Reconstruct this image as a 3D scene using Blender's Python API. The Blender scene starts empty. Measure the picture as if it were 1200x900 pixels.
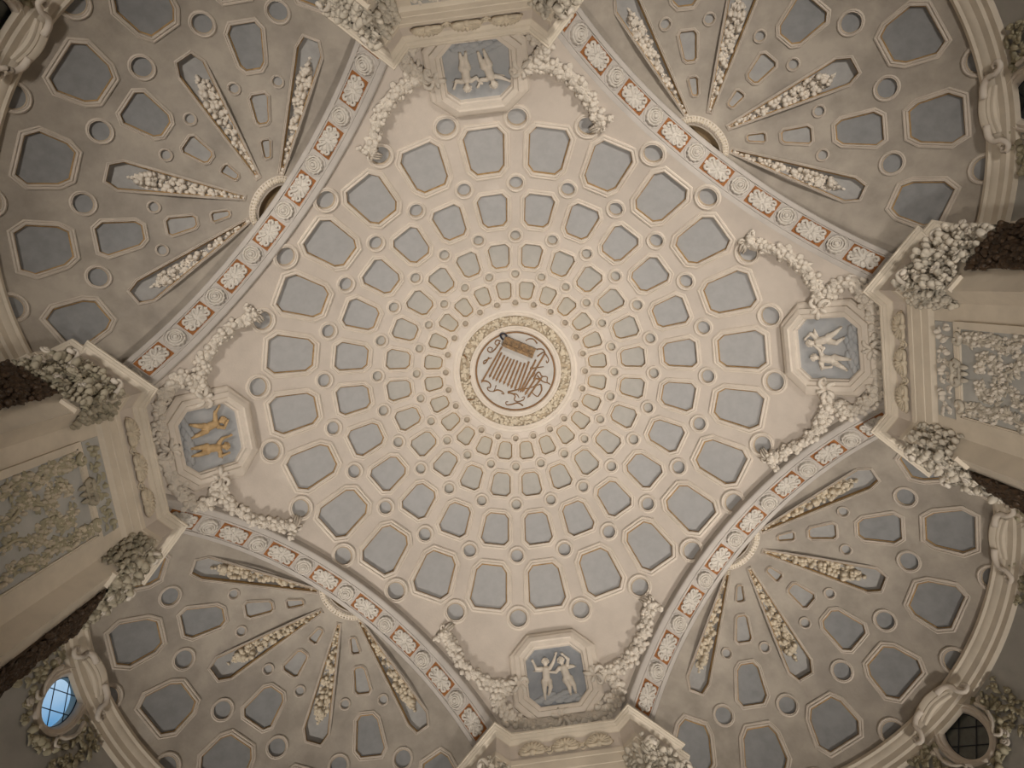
import bpy, bmesh, math, random
import numpy as np
from mathutils import Vector, Matrix, geometry
random.seed(7)
C = bpy.context.scene.collection
sc = bpy.context.scene
EYE = 1.6                                   # camera height; every height below is measured from the floor
# ------------------------------------------------------------------ camera
def rot3(rx, ry, rz):
    cx, sx, cy, sy, cz, sz = math.cos(rx), math.sin(rx), math.cos(ry), math.sin(ry), math.cos(rz), math.sin(rz)
    return (np.array([[1,0,0],[0,cx,-sx],[0,sx,cx]]) @ np.array([[cy,0,sy],[0,1,0],[-sy,0,cy]])
            @ np.array([[cz,-sz,0],[sz,cz,0],[0,0,1]]))
Rc = rot3(.1482, -.0182, -.1358)
cam = bpy.data.cameras.new('camera'); cam.sensor_width = 36; cam.lens = 775.06/1200*36; cam.clip_end = 200
camo = bpy.data.objects.new('camera', cam); C.objects.link(camo)
M = Matrix.Identity(4)
for i in range(3):
    M[i][0] = Rc[0][i]; M[i][1] = -Rc[1][i]; M[i][2] = -Rc[2][i]
M[0][3], M[1][3], M[2][3] = -.039, -2.0, EYE
camo.matrix_world = M
sc.camera = camo
# ------------------------------------------------------------------ world, lights, exposure
sc.view_settings.view_transform = 'Standard'; sc.view_settings.look = 'None'
sc.view_settings.gamma = 1; sc.view_settings.exposure = 0.0; sc.view_settings.use_curve_mapping = False
w = bpy.data.worlds.new('world'); sc.world = w; w.use_nodes = True
nt = w.node_tree; nt.nodes.clear()
wo = nt.nodes.new('ShaderNodeOutputWorld'); bg = nt.nodes.new('ShaderNodeBackground')
wn = nt.nodes.new('ShaderNodeTexNoise'); wn.inputs['Scale'].default_value = 7.5; wn.inputs['Detail'].default_value = 3
wr = nt.nodes.new('ShaderNodeValToRGB')
wr.color_ramp.elements[0].position = .52; wr.color_ramp.elements[0].color = (.13, .34, .58, 1)
wr.color_ramp.elements[1].position = .84; wr.color_ramp.elements[1].color = (.85, .95, 1, 1)
nt.links.new(wn.outputs['Fac'], wr.inputs['Fac']); nt.links.new(wr.outputs['Color'], bg.inputs['Color'])
nt.links.new(bg.outputs['Background'], wo.inputs['Surface']); bg.inputs['Strength'].default_value = 1.0
def area(name, loc, size, power, col, direction=(0,0,1), spread=180):
    l = bpy.data.lights.new(name, 'AREA'); l.shape = 'DISK'; l.size = size; l.energy = power; l.color = col; l.spread = math.radians(spread)
    o = bpy.data.objects.new(name, l); C.objects.link(o); o.location = loc
    o.rotation_euler = Vector(direction).to_track_quat('-Z', 'Y').to_euler(); return o
area('crossing_floodlight', (1.7, 1.2, .3), .8, 168, (1, .93, .85), (-.06, -.05, 1), 80)   # unseen fill light added near the floor to brighten the vault
for a, pw in ((43.8, 90), (136.5, 80), (225.3, 90), (314.6, 100)):
    ca, sa = math.cos(math.radians(a)), math.sin(math.radians(a))
    area('apse_floodlight', (8.0*ca, 8.0*sa, .4), 1.2, pw, (1, .93, .85), (-.20*ca, -.20*sa, 1), 46)  # added fill under each half dome to lift its crown, no such lamp known
for a, pw in ((0, 15), (90, 17), (180, 13), (270, 21)):                 # added fill aimed at each pier, stands for no real lamp
    ca, sa = math.cos(math.radians(a)), math.sin(math.radians(a))
    area('pier_floodlight', (-4.0*ca, -4.0*sa, .5), .5, pw, (1, .92, .82), (9.5*ca, 9.5*sa, 10.6), 32)
# ------------------------------------------------------------------ materials
def mat(name, col, rough=.85, var=.12, scale=3.0, col2=None, bump=.0, bscale=40, metallic=0, stain=0, spec=.3):
    m = bpy.data.materials.new(name); m.use_nodes = True; n = m.node_tree.nodes; L = m.node_tree.links
    b = n['Principled BSDF']; b.inputs['Roughness'].default_value = rough; b.inputs['Metallic'].default_value = metallic
    b.inputs['Specular IOR Level'].default_value = spec
    g = n.new('ShaderNodeNewGeometry')
    t = n.new('ShaderNodeTexNoise'); t.inputs['Scale'].default_value = scale; t.inputs['Detail'].default_value = 5
    t.inputs['Roughness'].default_value = .62
    L.new(g.outputs['Position'], t.inputs['Vector'])
    r = n.new('ShaderNodeValToRGB')
    c2 = col2 or tuple(max(0, c*(1-var)) for c in col); c1 = col if col2 else tuple(min(1, c*(1+var*.5)) for c in col)
    r.color_ramp.elements[0].position = .34; r.color_ramp.elements[0].color = (*c2, 1)
    r.color_ramp.elements[1].position = .62; r.color_ramp.elements[1].color = (*c1, 1)
    L.new(t.outputs['Fac'], r.inputs['Fac']); out = r.outputs['Color']
    if stain:
        t2 = n.new('ShaderNodeTexNoise'); t2.inputs['Scale'].default_value = .9; t2.inputs['Detail'].default_value = 6
        t2.inputs['Roughness'].default_value = .6
        L.new(g.outputs['Position'], t2.inputs['Vector'])
        r2 = n.new('ShaderNodeValToRGB'); r2.color_ramp.elements[0].position = .45; r2.color_ramp.elements[1].position = .72
        r2.color_ramp.elements[1].color = (stain, stain, stain, 1); r2.color_ramp.elements[0].color = (0, 0, 0, 1)
        L.new(t2.outputs['Fac'], r2.inputs['Fac'])
        mx = n.new('ShaderNodeMix'); mx.data_type = 'RGBA'; mx.blend_type = 'MIX'
        L.new(r2.outputs['Color'], mx.inputs['Factor']); L.new(out, mx.inputs['A'])
        mx.inputs['B'].default_value = (col[0]*.62, col[1]*.62, col[2]*.66, 1); out = mx.outputs['Result']
    L.new(out, b.inputs['Base Color'])
    if bump:
        t3 = n.new('ShaderNodeTexNoise'); t3.inputs['Scale'].default_value = bscale; t3.inputs['Detail'].default_value = 3
        L.new(g.outputs['Position'], t3.inputs['Vector'])
        bp = n.new('ShaderNodeBump'); bp.inputs['Strength'].default_value = bump; bp.inputs['Distance'].default_value = .02
        L.new(t3.outputs['Fac'], bp.inputs['Height']); L.new(bp.outputs['Normal'], b.inputs['Normal'])
    return m
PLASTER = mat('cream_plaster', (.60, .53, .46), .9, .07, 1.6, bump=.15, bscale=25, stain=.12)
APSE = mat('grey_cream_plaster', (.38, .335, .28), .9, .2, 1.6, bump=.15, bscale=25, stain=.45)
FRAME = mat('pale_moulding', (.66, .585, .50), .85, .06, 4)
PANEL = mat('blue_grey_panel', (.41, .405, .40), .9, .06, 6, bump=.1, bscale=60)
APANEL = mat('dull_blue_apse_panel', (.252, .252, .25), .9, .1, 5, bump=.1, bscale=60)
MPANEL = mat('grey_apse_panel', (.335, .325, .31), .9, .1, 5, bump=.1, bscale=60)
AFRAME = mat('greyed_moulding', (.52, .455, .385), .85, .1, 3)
WPANEL = mat('warm_grey_panel', (.44, .42, .385), .9, .06, 6)
BPANEL = mat('beige_panel', (.45, .415, .355), .9, .06, 6)
TPANEL = mat('tan_panel', (.40, .345, .275), .9, .06, 6)
LEAFSHADE = mat('dim_olive_stucco', (.30, .27, .195), .85, .35, 7)  # left pier leaves: the shade there is put into the colour
FRUITSHADE = mat('dim_ivory_stucco', (.39, .345, .26), .85, .25, 7)  # left pier fruit and crest, darkened in colour to stand for shade
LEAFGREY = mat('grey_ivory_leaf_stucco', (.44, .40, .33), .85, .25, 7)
GILT = mat('ochre_line', (.36, .23, .10), .7, .3, 8)
HUB = mat('tan_hub_recess', (.40, .29, .17), .8, .15, 6)
TAN = mat('tan_reveal', (.46, .37, .27), .85, .1, 8)
STUCCO = mat('white_stucco', (.66, .595, .51), .8, .10, 9, bump=.1)
YSTUCCO = mat('yellowed_stucco', (.60, .52, .40), .8, .16, 9, bump=.1)
RIBGREY = mat('rib_grey_plaster', (.46, .42, .38), .9, .08, 3)
RIBWHITE = mat('rib_white_stucco', (.58, .535, .475), .8, .08, 10)
RUST = mat('rust_brown_ground', (.29, .115, .035), .8, .25, 12)
BROWN = mat('brown_paint', (.23, .125, .055), .7, .25, 12)
CORNICE = mat('cream_cornice', (.64, .565, .46), .75, .08, 2.5)
WALLBLUE = mat('grey_blue_wall', (.45, .44, .41), .9, .15, 1.8, stain=.3)
DARK = mat('dark_brown_carving', (.055, .033, .018), .5, .5, 14)
GOLD = mat('ochre_gilded_figure', (.50, .345, .18), .6, .2, 9)
SKYBACK = mat('clouded_blue_ground', (.25, .265, .285), .9, .1, 3.2, col2=(.32, .33, .345))
MEDBACK = mat('pale_blue_ground', (.35, .36, .37), .9, .1, 3.2, col2=(.42, .42, .42))
FLOOR = mat('stone_floor', (.45, .40, .35), .6, .2, 2)
LEAD = mat('dark_lead_bar', (.03, .035, .05), .6, .2, 10)
DARKGLASS = mat('dim_glass', (.12, .125, .11), .35, .3, 4)
FOLI = mat('ivory_foliage_stucco', (.54, .485, .40), .85, .25, 6)
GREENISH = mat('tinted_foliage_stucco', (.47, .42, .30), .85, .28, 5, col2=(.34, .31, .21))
def glass():
    m = bpy.data.materials.new('window_glass'); m.use_nodes = True; n = m.node_tree.nodes; L = m.node_tree.links
    n.remove(n['Principled BSDF']); tr = n.new('ShaderNodeBsdfTransparent'); gl = n.new('ShaderNodeBsdfGlossy')
    gl.inputs['Roughness'].default_value = .1; mx = n.new('ShaderNodeMixShader'); mx.inputs[0].default_value = .06
    tr.inputs['Color'].default_value = (.85, .93, 1, 1)
    L.new(tr.outputs[0], mx.inputs[1]); L.new(gl.outputs[0], mx.inputs[2]); L.new(mx.outputs[0], n['Material Output'].inputs[0]); return m
GLASS = glass()
# ------------------------------------------------------------------ helpers
WL = {}                                      # world location of every object (no rotation on parents)
def finish(o, loc, parent):
    WL[o.name] = Vector(loc); C.objects.link(o)
    if parent: o.parent = parent; o.location = Vector(loc) - WL[parent.name]
    else: o.location = loc
    return o
def mesh(name, V, F, mats, smooth=True, mi=None):
    m = bpy.data.meshes.new(name); m.from_pydata([tuple(v) for v in V], [], F)
    for k in (mats if isinstance(mats, (list, tuple)) else [mats]): m.materials.append(k)
    if smooth: m.polygons.foreach_set('use_smooth', [True]*len(m.polygons))
    if mi is not None: m.polygons.foreach_set('material_index', mi)
    m.update(); return m
def obj(name, V, F, m, parent=None, smooth=True, origin=None, kind=None, mi=None):
    V = np.asarray(V, float)
    org = V.mean(0) if origin is None else np.array(origin)
    o = bpy.data.objects.new(name, mesh(name, V-org, F, m, smooth, mi)); finish(o, org, parent)
    if kind: o['kind'] = kind
    return o
def inst(name, me, Mw, parent):
    o = bpy.data.objects.new(name, me); WL[o.name] = Mw.to_translation(); C.objects.link(o)
    o.parent = parent; o.matrix_local = Matrix.Translation(-WL[parent.name]) @ Mw; return o
def thing(name, label, cat, loc, group=None):
    o = bpy.data.objects.new(name, None); o.empty_display_size = .1; finish(o, loc, None)
    o['label'] = label; o['category'] = cat
    if group: o['group'] = group
    return o
def edge_split(o, ang=35):
    e = o.modifiers.new('edge_split', 'EDGE_SPLIT'); e.split_angle = math.radians(ang)
def unit(v): v = np.asarray(v, float); return v/np.linalg.norm(v)
def frame_of(n, hint=(0,0,1)):
    n = unit(n); h = np.asarray(hint, float); x = np.cross(h, n)
    if np.linalg.norm(x) < 1e-3: x = np.cross((1,0,0), n)
    x = unit(x); return x, np.cross(n, x), n
def mat4(pos, x, y, z, s=1):
    m = Matrix.Identity(4)
    for i in range(3): m[i][0], m[i][1], m[i][2], m[i][3] = x[i]*s, y[i]*s, z[i]*s, pos[i]
    return m
class MB:                                    # gathers pieces into one mesh
    def __init__(s): s.V = []; s.F = []; s.n = 0
    def add(s, V, F):
        V = np.asarray(V, float); s.V.append(V); s.F += [tuple(i+s.n for i in f) for f in F]; s.n += len(V)
    def put(s, T, pos, n, ang=0, sc=1, hint=(0,0,1), sz=1):
        x, y, z = frame_of(n, hint); c, q = math.cos(ang), math.sin(ang); x, y = c*x+q*y, -q*x+c*y
        s.add(np.asarray(pos)+sc*(T[0][:,:1]*x+T[0][:,1:2]*y+T[0][:,2:]*z*sz), T[1])
    def obj(s, name, m, parent=None, **k): return obj(name, np.concatenate(s.V), s.F, m, parent, **k)
def loops(Ls, close=True, cap0=False, cap1=False):
    n = len(Ls[0]); V = np.concatenate(Ls); F = []
    for i in range(len(Ls)-1):
        for j in range(n if close else n-1):
            k = (j+1) % n; F.append((i*n+j, i*n+k, (i+1)*n+k, (i+1)*n+j))
    if cap0: F.append(tuple(range(n))[::-1])
    if cap1: F.append(tuple(range((len(Ls)-1)*n, len(Ls)*n)))
    return V, F
def tube(P, rad, seg=6, taper=None):
    P = np.asarray(P, float); Ls = []; up = np.array([.1,.2,.97])
    for i in range(len(P)):
        d = unit(P[min(i+1, len(P)-1)]-P[max(i-1, 0)]); x = unit(np.cross(up, d) if abs(up@d) < .98 else np.cross((1,0,0), d)); y = np.cross(d, x)
        r = rad if taper is None else rad*taper[i]
        Ls.append(np.array([P[i]+r*(math.cos(a)*x+math.sin(a)*y) for a in np.arange(seg)*2*math.pi/seg]))
    return loops(Ls, True, True, True)
def box(c, sx, sy, sz, X=(1,0,0), Y=(0,1,0), Z=(0,0,1)):
    X, Y, Z = map(np.asarray, (X, Y, Z)); c = np.asarray(c, float)
    V = [c+X*a*sx/2+Y*b*sy/2+Z*d*sz/2 for d in (-1,1) for a, b in ((-1,-1),(1,-1),(1,1),(-1,1))]
    return np.array(V), [(3,2,1,0),(4,5,6,7),(0,1,5,4),(1,2,6,5),(2,3,7,6),(3,0,4,7)]
def smooth_path(P, n):
    P = np.asarray(P, float); m = len(P); out = []
    for u in np.linspace(0, m-1.0001, n):
        i = int(u); t = u-i; p0, p1, p2, p3 = P[max(i-1,0)], P[i], P[min(i+1,m-1)], P[min(i+2,m-1)]
        out.append(.5*((2*p1)+(-p0+p2)*t+(2*p0-5*p1+4*p2-p3)*t*t+(-p0+3*p1-3*p2+p3)*t**3))
    return np.array(out)
# ---- templates: rose, daisy, leaf, berry (unit radius, z away from the wall)
def t_rose(seg=12):
    prof = [(1.0,0,.10),(.95,.30,.12),(.70,.42,.05),(.66,.30,.0),(.58,.62,.08),(.40,.68,.03),(.34,.52,.0),(.24,.78,.0)]
    Ls = []
    for k, (r, z, ruf) in enumerate(prof):
        a = np.arange(seg)*2*math.pi/seg; q = r*(1+ruf*np.cos(a*5+k)); Ls.append(np.c_[q*np.cos(a), q*np.sin(a), np.full(seg, z)])
    return loops(Ls, True, False, True)
def t_daisy(p=5, seg=20):
    a = np.arange(seg)*2*math.pi/seg; Ls = []
    for r, z, d in ((1,.05,.28),(.9,.3,.28),(.42,.34,.12),(.36,.30,0),(.3,.55,0),(.16,.66,0)):
        q = r*(1-d*(.5-.5*np.cos(a*p))); Ls.append(np.c_[q*np.cos(a), q*np.sin(a), np.full(seg, z)])
    return loops(Ls, True, False, True)
def t_leaf():
    Ls = []
    for t, w, z in ((0,.10,.1),(.3,.36,.35),(.6,.42,.45),(.85,.22,.35),(1.05,.03,.12)):
        Ls.append(np.array([(t*1.6-.8, -w, z-.22), (t*1.6-.8, -w*.5, z), (t*1.6-.8, 0, z-.10), (t*1.6-.8, w*.5, z), (t*1.6-.8, w, z-.22)]))
    return loops(Ls, False)
def t_berry(seg=7):
    Ls = []; a = np.arange(seg)*2*math.pi/seg
    for r, z in ((.85,0),(1,.5),(.82,1.0),(.4,1.35)): Ls.append(np.c_[r*np.cos(a), r*np.sin(a), np.full(seg, z)])
    return loops(Ls, True, False, True)
ROSE, DAISY, LEAF, BERRY = t_rose(), t_daisy(), t_leaf(), t_berry()
ROSE_ME = mesh('rose', *ROSE, STUCCO); YROSE_ME = mesh('rose', *ROSE, YSTUCCO); DAISY_ME = mesh('daisy', *DAISY, STUCCO)
# ------------------------------------------------------------------ geometry of the vault
ZC, R = 7.4606+EYE, 7.0299                   # sail vault sphere
RA = math.sqrt(R*R-25)                       # arch radius
OX, OY, EL, PH = .0415, -.1046, .008, .1291  # coffer pattern
ZLIP = 10.3721+EYE
ZQ, RQ, CS, C0, G = 7.7337+EYE, 5.2739, 4.4449, 5.7601, 1.2585   # apse half domes
ZSP = ZLIP+.0758; RSP = math.sqrt(RQ**2-(ZSP-ZQ)**2)
ARCH = {'lower right': (43.8, -.098, -1.5), 'lower left': (136.5, -.0904, 1.2), 'upper left': (225.3, .0186, .9), 'upper right': (314.6, .0891, -.3)}
class Sph:
    def __init__(s, c, r): s.c = np.array(c, float); s.r = r
    def lift(s, x, y): return np.array([x, y, s.c[2]+math.sqrt(max(s.r**2-(x-s.c[0])**2-(y-s.c[1])**2, 1e-4))])
    def n(s, P): return (s.c-P)/np.linalg.norm(s.c-P)
    def on(s, P, h=0): d = unit(P-s.c); return s.c+d*(s.r-h)
SAIL = Sph((0,0,ZC), R)
def rect_tr(x0, x1, hy0, hy1, ch):           # chamfered trapezoid, x along the ray, cut corners
    a = ch; return [(x0+a, -hy0), (x1-a, -hy1), (x1, -hy1+a), (x1, hy1-a), (x1-a, hy1), (x0+a, hy0), (x0, hy0-a), (x0, -hy0+a)]
def offset_poly(P, d):                       # P counter-clockwise; d > 0 goes inwards
    P = np.asarray(P); n = len(P); out = []
    for i in range(n):
        a, b, c = P[i-1], P[i], P[(i+1) % n]; e1 = unit(b-a); e2 = unit(c-b)
        n1 = np.array([-e1[1], e1[0]]); n2 = np.array([-e2[1], e2[0]]); m = n1+n2; m = m/(m@n1+1e-9) if abs(m@n1) > .2 else n1
        out.append(b+m*d)
    return np.array(out)
def make_coffer(parent, S, pts, style, holes, base='coffer', pm=None, lm=None):
    """pts: 3-D outline of the blue panel on sphere S. Adds its hole to holes, builds frame, line and panel."""
    pts = np.array([S.on(np.asarray(p)) for p in pts]); c = S.on(pts.mean(0)); n = S.n(c)
    e1 = unit(np.cross((0,0,1), n)) if abs(n[2]) < .9999 else np.array([1.,0,0]); e2 = np.cross(n, e1)
    P2 = np.c_[(pts-c)@e1, (pts-c)@e2]
    ar = .5*sum(P2[i-1][0]*P2[i][1]-P2[i][0]*P2[i-1][1] for i in range(len(P2)))
    if ar < 0: P2 = P2[::-1]
    def ring(d, h):
        Q = offset_poly(P2, d); return np.array([S.on(c+a*e1+b*e2, h) for a, b in Q])
    w = style['w']
    prof = style['prof']
    V, F = loops([ring(d*w, h) for d, h in prof])
    o = obj(base, V, F, style.get('fm', FRAME), parent, origin=c); edge_split(o, 28)
    lw = style['lw']; dep = style['depth']
    V, F = loops([ring(0, -.012), ring(lw*.5, -.006), ring(lw, -.014), ring(lw, -dep)]); obj('ochre_line', V, F, TAN if base == 'round_coffer' else GILT, o, origin=c)
    q = ring(lw, -dep); V = np.vstack([q, S.on(c, -dep)]); k = len(q)
    obj('coffer_panel', V, [(i, (i+1) % k, k) for i in range(k)], pm or PANEL, o, origin=c)
    H = ring(-w*.35, 0); holes.append(H[:, :2])
    return o
OCT = dict(w=.105, lw=.016, depth=.04, prof=[(-1,-.004),(-.98,.020),(-.72,.030),(-.62,.014),(-.45,.018),(-.3,.034),(-.08,.030),(0,.004),(0,-.014)])
CIR = dict(w=.075, lw=.012, depth=.055, prof=[(-1,-.004),(-.95,.022),(-.6,.034),(-.35,.022),(-.1,.026),(0,.0),(0,-.014)])
def scale_style(s, k, **kw): d = dict(s); d['w'] = s['w']*k; d['lw'] = s['lw']*(k+1)/2; d.update(kw); return d
def cdt_surface(name, S, boundary, holes, step, m, kind, extra=None, origin=(0,0,0)):
    V = []; E = []
    for poly in [boundary]+holes:
        k0 = len(V); k = len(poly)
        V += [Vector((float(p[0]), float(p[1]))) for p in poly]; E += [(k0+i, k0+(i+1) % k) for i in range(k)]
    def inside(poly, P):
        x, y = P[:,0], P[:,1]; r = np.zeros(len(P), bool); q = np.asarray(poly); k = len(q)
        for i in range(k):
            a, b = q[i-1], q[i]
            if a[1] == b[1]: continue
            cr = ((a[1] > y) != (b[1] > y)) & (x < (b[0]-a[0])*(y-a[1])/(b[1]-a[1])+a[0]); r ^= cr
        return r
    B = np.asarray(boundary); lo, hi = B.min(0), B.max(0)
    gx, gy = np.meshgrid(np.arange(lo[0], hi[0], step), np.arange(lo[1], hi[1], step)); Gp = np.c_[gx.ravel(), gy.ravel()]
    Gp = Gp+((np.arange(len(Gp))*.618) % 1*.2*step)[:,None]
    keep = inside(B, Gp)
    allb = np.vstack([np.asarray(p) for p in [boundary]+holes])
    for p in holes: keep &= ~inside(p, Gp)
    Gp = Gp[keep]
    dmin = np.array([((allb-g)**2).sum(1).min() for g in Gp]); Gp = Gp[dmin > (step*.35)**2]
    V += [Vector((float(a), float(b))) for a, b in Gp]
    vs, es, fs, *_ = geometry.delaunay_2d_cdt(V, E, [], 0, 1e-5)
    X = np.array([(v.x, v.y) for v in vs]); T = np.array([f for f in fs]); cen = X[T].mean(1)
    ok = inside(B, cen)
    for p in holes:
        q = np.asarray(p); l, h = q.min(0), q.max(0); sel = np.where(ok & (cen >= l).all(1) & (cen <= h).all(1))[0]
        if len(sel): ok[sel] &= ~inside(q, cen[sel])
    P3 = np.array([S.lift(a, b) for a, b in X])
    o = obj(name, P3, [tuple(int(i) for i in f)[::-1] for f in T[ok]], m, None, origin=origin); o['kind'] = kind
    return o
# ------------------------------------------------------------------ floor
o = obj('floor', [(-14,-14,0),(14,-14,0),(14,14,0),(-14,14,0)], [(0,1,2,3)], FLOOR, None); o['kind'] = 'structure'
# ------------------------------------------------------------------ sail vault
root = bpy.data.objects.new('ceiling', None)   # replaced below by the mesh (kept as a temporary parent)
def pat(r, th): return (OX+r*math.cos(th)*(1+EL), OY+r*math.sin(th)*(1-EL))
def limit(th):
    rr = 6.43
    for a, da, _ in ARCH.values():
        c = math.cos(th-math.radians(a))
        if c > .2: rr = min(rr, (5.0+da)/c)
    return rr
thb = np.arange(720)*2*math.pi/720
bound = [(limit(t)*math.cos(t), limit(t)*math.sin(t)) for t in thb]
specs = []
D15 = math.radians(15)
for k in range(24):
    tc = PH+k*D15; tm = tc+D15/2
    for r0, r1, f0, f1, ch, s in ((4.05,4.77,.285,.305,.115,1),(3.09,3.69,.285,.31,.09,.85),(2.26,2.74,.29,.31,.075,.72),(1.59,1.97,.30,.32,.058,.62)):
        poly = rect_tr(r0, r1, r0*D15*f0*1.07, r1*D15*f1*1.0, ch)
        pts = [SAIL.lift(*pat(x, tm+y/x)) for x, y in poly]
        specs.append((pts, scale_style(OCT, s, lw=.019*(s+1)/2, pm={.72: WPANEL, .62: BPANEL}.get(s, PANEL)), 'coffer'))
    for rr, rad, s in ((4.89,.178,1),(3.87,.134,.85),(2.90,.106,.75),(2.12,.084,.6),(1.51,.064,.5)):
        cc = SAIL.lift(*pat(rr, tc)); n = SAIL.n(cc); x, y, _ = frame_of(n)
        pts = [cc+rad*(math.cos(a)*x+math.sin(a)*y) for a in np.arange(20)*2*math.pi/20]
        specs.append((pts, scale_style(CIR, s, pm={.75: WPANEL, .6: BPANEL, .5: TPANEL}.get(s, PANEL)), 'round_coffer'))
def surface_with_coffers(name, S, boundary, specs, step, m, extra_holes=()):
    par = bpy.data.objects.new(name+'_tmp', None); WL[par.name] = Vector((0,0,0)); C.objects.link(par)
    holes = [np.asarray(h) for h in extra_holes]; made = []
    for pts, st, nm, in specs: made.append(make_coffer(par, S, pts, st, holes, nm, st.get('pm')))
    o = cdt_surface(name, S, boundary, holes, step, m, 'structure')
    for q in made: q.parent = o
    bpy.data.objects.remove(par); return o
bpy.data.objects.remove(root)
rh = [pat(1.24, t) for t in np.arange(48)*2*math.pi/48]
surface_with_coffers('ceiling', SAIL, bound, specs, .22, PLASTER, [rh])
# ------------------------------------------------------------------ central roundel
top = SAIL.lift(OX, OY); top[2] -= .0
rd = thing('ceiling_roundel', 'round stucco medallion with wreath and brown emblem at the crown of the vault', 'medallion', top)
def zr(r): return SAIL.lift(OX+r, OY)[2]
def lathe(name, prof, m, parent, seg=96, cx=OX, cy=OY):
    a = np.arange(seg)*2*math.pi/seg
    Ls = [np.c_[cx+r*np.cos(a), cy+r*np.sin(a), np.full(seg, z)] for r, z in prof]; V, F = loops(Ls)
    o = obj(name, V, F, m, parent, origin=(cx, cy, prof[0][1])); edge_split(o, 30); return o
z1 = zr(1.26)
lathe('outer_moulding', [(1.36,z1-.0),(1.35,z1-.025),(1.30,z1-.04),(1.27,z1-.02),(1.25,z1-.035),(1.22,z1-.02),(1.22,z1+.06)], FRAME, rd)
lathe('wreath_ground', [(1.235,z1+.035),(.97,z1+.035)], mat('wreath_brown_ground', (.42,.34,.24), .9, .3, 9), rd)
lathe('inner_moulding', [(1.0,z1+.05),(1.0,z1-.03),(.97,z1-.045),(.93,z1-.02),(.91,z1-.03),(.885,z1-.01),(.87,z1+.03)], FRAME, rd)
lathe('brown_ring', [(.875,z1+.004),(.865,z1-.006),(.845,z1-.006),(.838,z1+.01)], BROWN, rd)
a = np.arange(64)*2*math.pi/64
V = np.c_[OX+.88*np.cos(a), OY+.88*np.sin(a), np.full(64, z1+.012)]
obj('disc_ground', np.vstack([V, [(OX, OY, z1+.012)]]), [(i, (i+1) % 64, 64) for i in range(64)], mat('pale_disc_ground', (.50,.475,.44), .9, .08, 5), rd)
DN = np.array([0,0,-1.])
mb = MB()
for k in range(520):
    r = random.uniform(1.02, 1.205); t = random.uniform(0, 2*math.pi); p = (OX+r*math.cos(t), OY+r*math.sin(t), z1+.02)
    T = random.choice([BERRY, LEAF, DAISY, BERRY]); mb.put(T, p, DN, random.uniform(0, 6.3), random.uniform(.026,.042)*(1.5 if T is LEAF else 1), sz=1.1)
mb.obj('wreath_flowers', YSTUCCO, rd, kind='stuff')
for k in range(16):
    t = k*2*math.pi/16+.15; r = 1.11+.03*math.sin(k*2.3)
    inst('rose', YROSE_ME, mat4((OX+r*math.cos(t), OY+r*math.sin(t), z1+.01), (1,0,0), (0,-1,0), (0,0,-1), .062), rd)
def em(u, v, h=.0): return np.array([OX+.0035*(u-452), OY+.0035*(v-455), z1-.004-h])   # emblem drawn in its own flat plane
PXE = .0035
def em_tube(name, P, rad=.017, n=14, tp=None):
    Q = smooth_path([em(u, v) for u, v in P], n); V, F = tube(Q, rad, 6, tp if tp is not None else [1-.5*i/(n-1) for i in range(n)]); return obj(name, V, F, BROWN, rd)
bars = [((390,290),(238,487)),((383,325),(290,462)),((400,345),(310,478)),((418,358),(328,490)),((436,372),(348,503)),((455,380),(372,517)),
        ((475,390),(395,533)),((495,402),(415,548)),((518,410),(437,560)),((545,405),(458,572)),((588,400),(470,580)),((650,368),(484,582)),((575,512),(498,602)),((612,512),(514,622))]
for a_, b_ in bars:
    A_, B_ = em(*a_), em(*b_); d = unit(B_-A_); L_ = np.linalg.norm(B_-A_)
    V, F = box((A_+B_)/2, L_, .036, .035, d, np.cross((0,0,1), d), (0,0,1)); mb = MB(); mb.add(V, F)
    tri = [B_+d*.05, B_-d*.02+np.cross((0,0,1), d)*.03, B_-d*.02-np.cross((0,0,1), d)*.03]
    mb.add(np.array([p+(0,0,.012) for p in tri]+[p-(0,0,.012) for p in tri]), [(0,1,2),(5,4,3),(0,3,4,1),(1,4,5,2),(2,5,3,0)])
    mb.obj('emblem_bar', BROWN, rd, smooth=False)
for P in [[(300,345),(275,375),(262,380),(266,364),(290,356),(318,350)],[(380,262),(345,300),(315,315),(298,300),(310,282),(330,292),(322,304)],[(385,255),(365,245),(350,262),(360,275),(372,268)],
          [(238,487),(262,490),(285,510),(282,535),(265,530),(268,552),(300,562),(320,525)],[(300,560),(325,556),(352,570),(362,588),(345,580)],
          [(385,583),(412,590),(430,610),(420,635),(445,648),(480,640),(486,622),(470,625)],[(470,678),(440,655),(400,660),(370,658),(365,640),(380,640)],[(412,592),(440,600),(452,625)],
          [(545,450),(590,450),(632,450)],[(552,440),(565,458)],[(560,520),(580,490),(600,480),(612,508),(645,516),(640,552),(660,568)],[(545,505),(562,495),(572,480)],[(388,577),(450,572),(520,572),(600,556)],
          [(600,560),(598,598),(570,632),(545,612),(540,600)],[(600,335),(640,340),(652,370),(668,410),(655,430),(652,412)],[(610,300),(590,270),(560,265),(540,275)],[(600,380),(640,360),(655,372)],[(585,500),(612,540),(655,560)],[(565,515),(600,530),(560,560)]]:
    em_tube('emblem_scroll', P)
q = [em(410,215), em(615,335), em(565,400), em(385,265)]
mid = sum(q)/4; ux = unit(q[1]-q[0]); uy = np.cross((0,0,1), ux)
BRASS = mat('gilded_wood', (.22,.125,.045), .5, .6, 14)
b_ = MB()
for off, wd, hh in ((-.075,.07,.16),(0,.09,.12),(.08,.07,.18)): b_.add(*box(mid+uy*off+DN*hh/2, .71, wd, hh, ux, uy))
for k in range(9): b_.add(*box(mid+ux*(-.32+.08*k)+DN*.07, .02, .13, .16, ux, uy))
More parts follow.
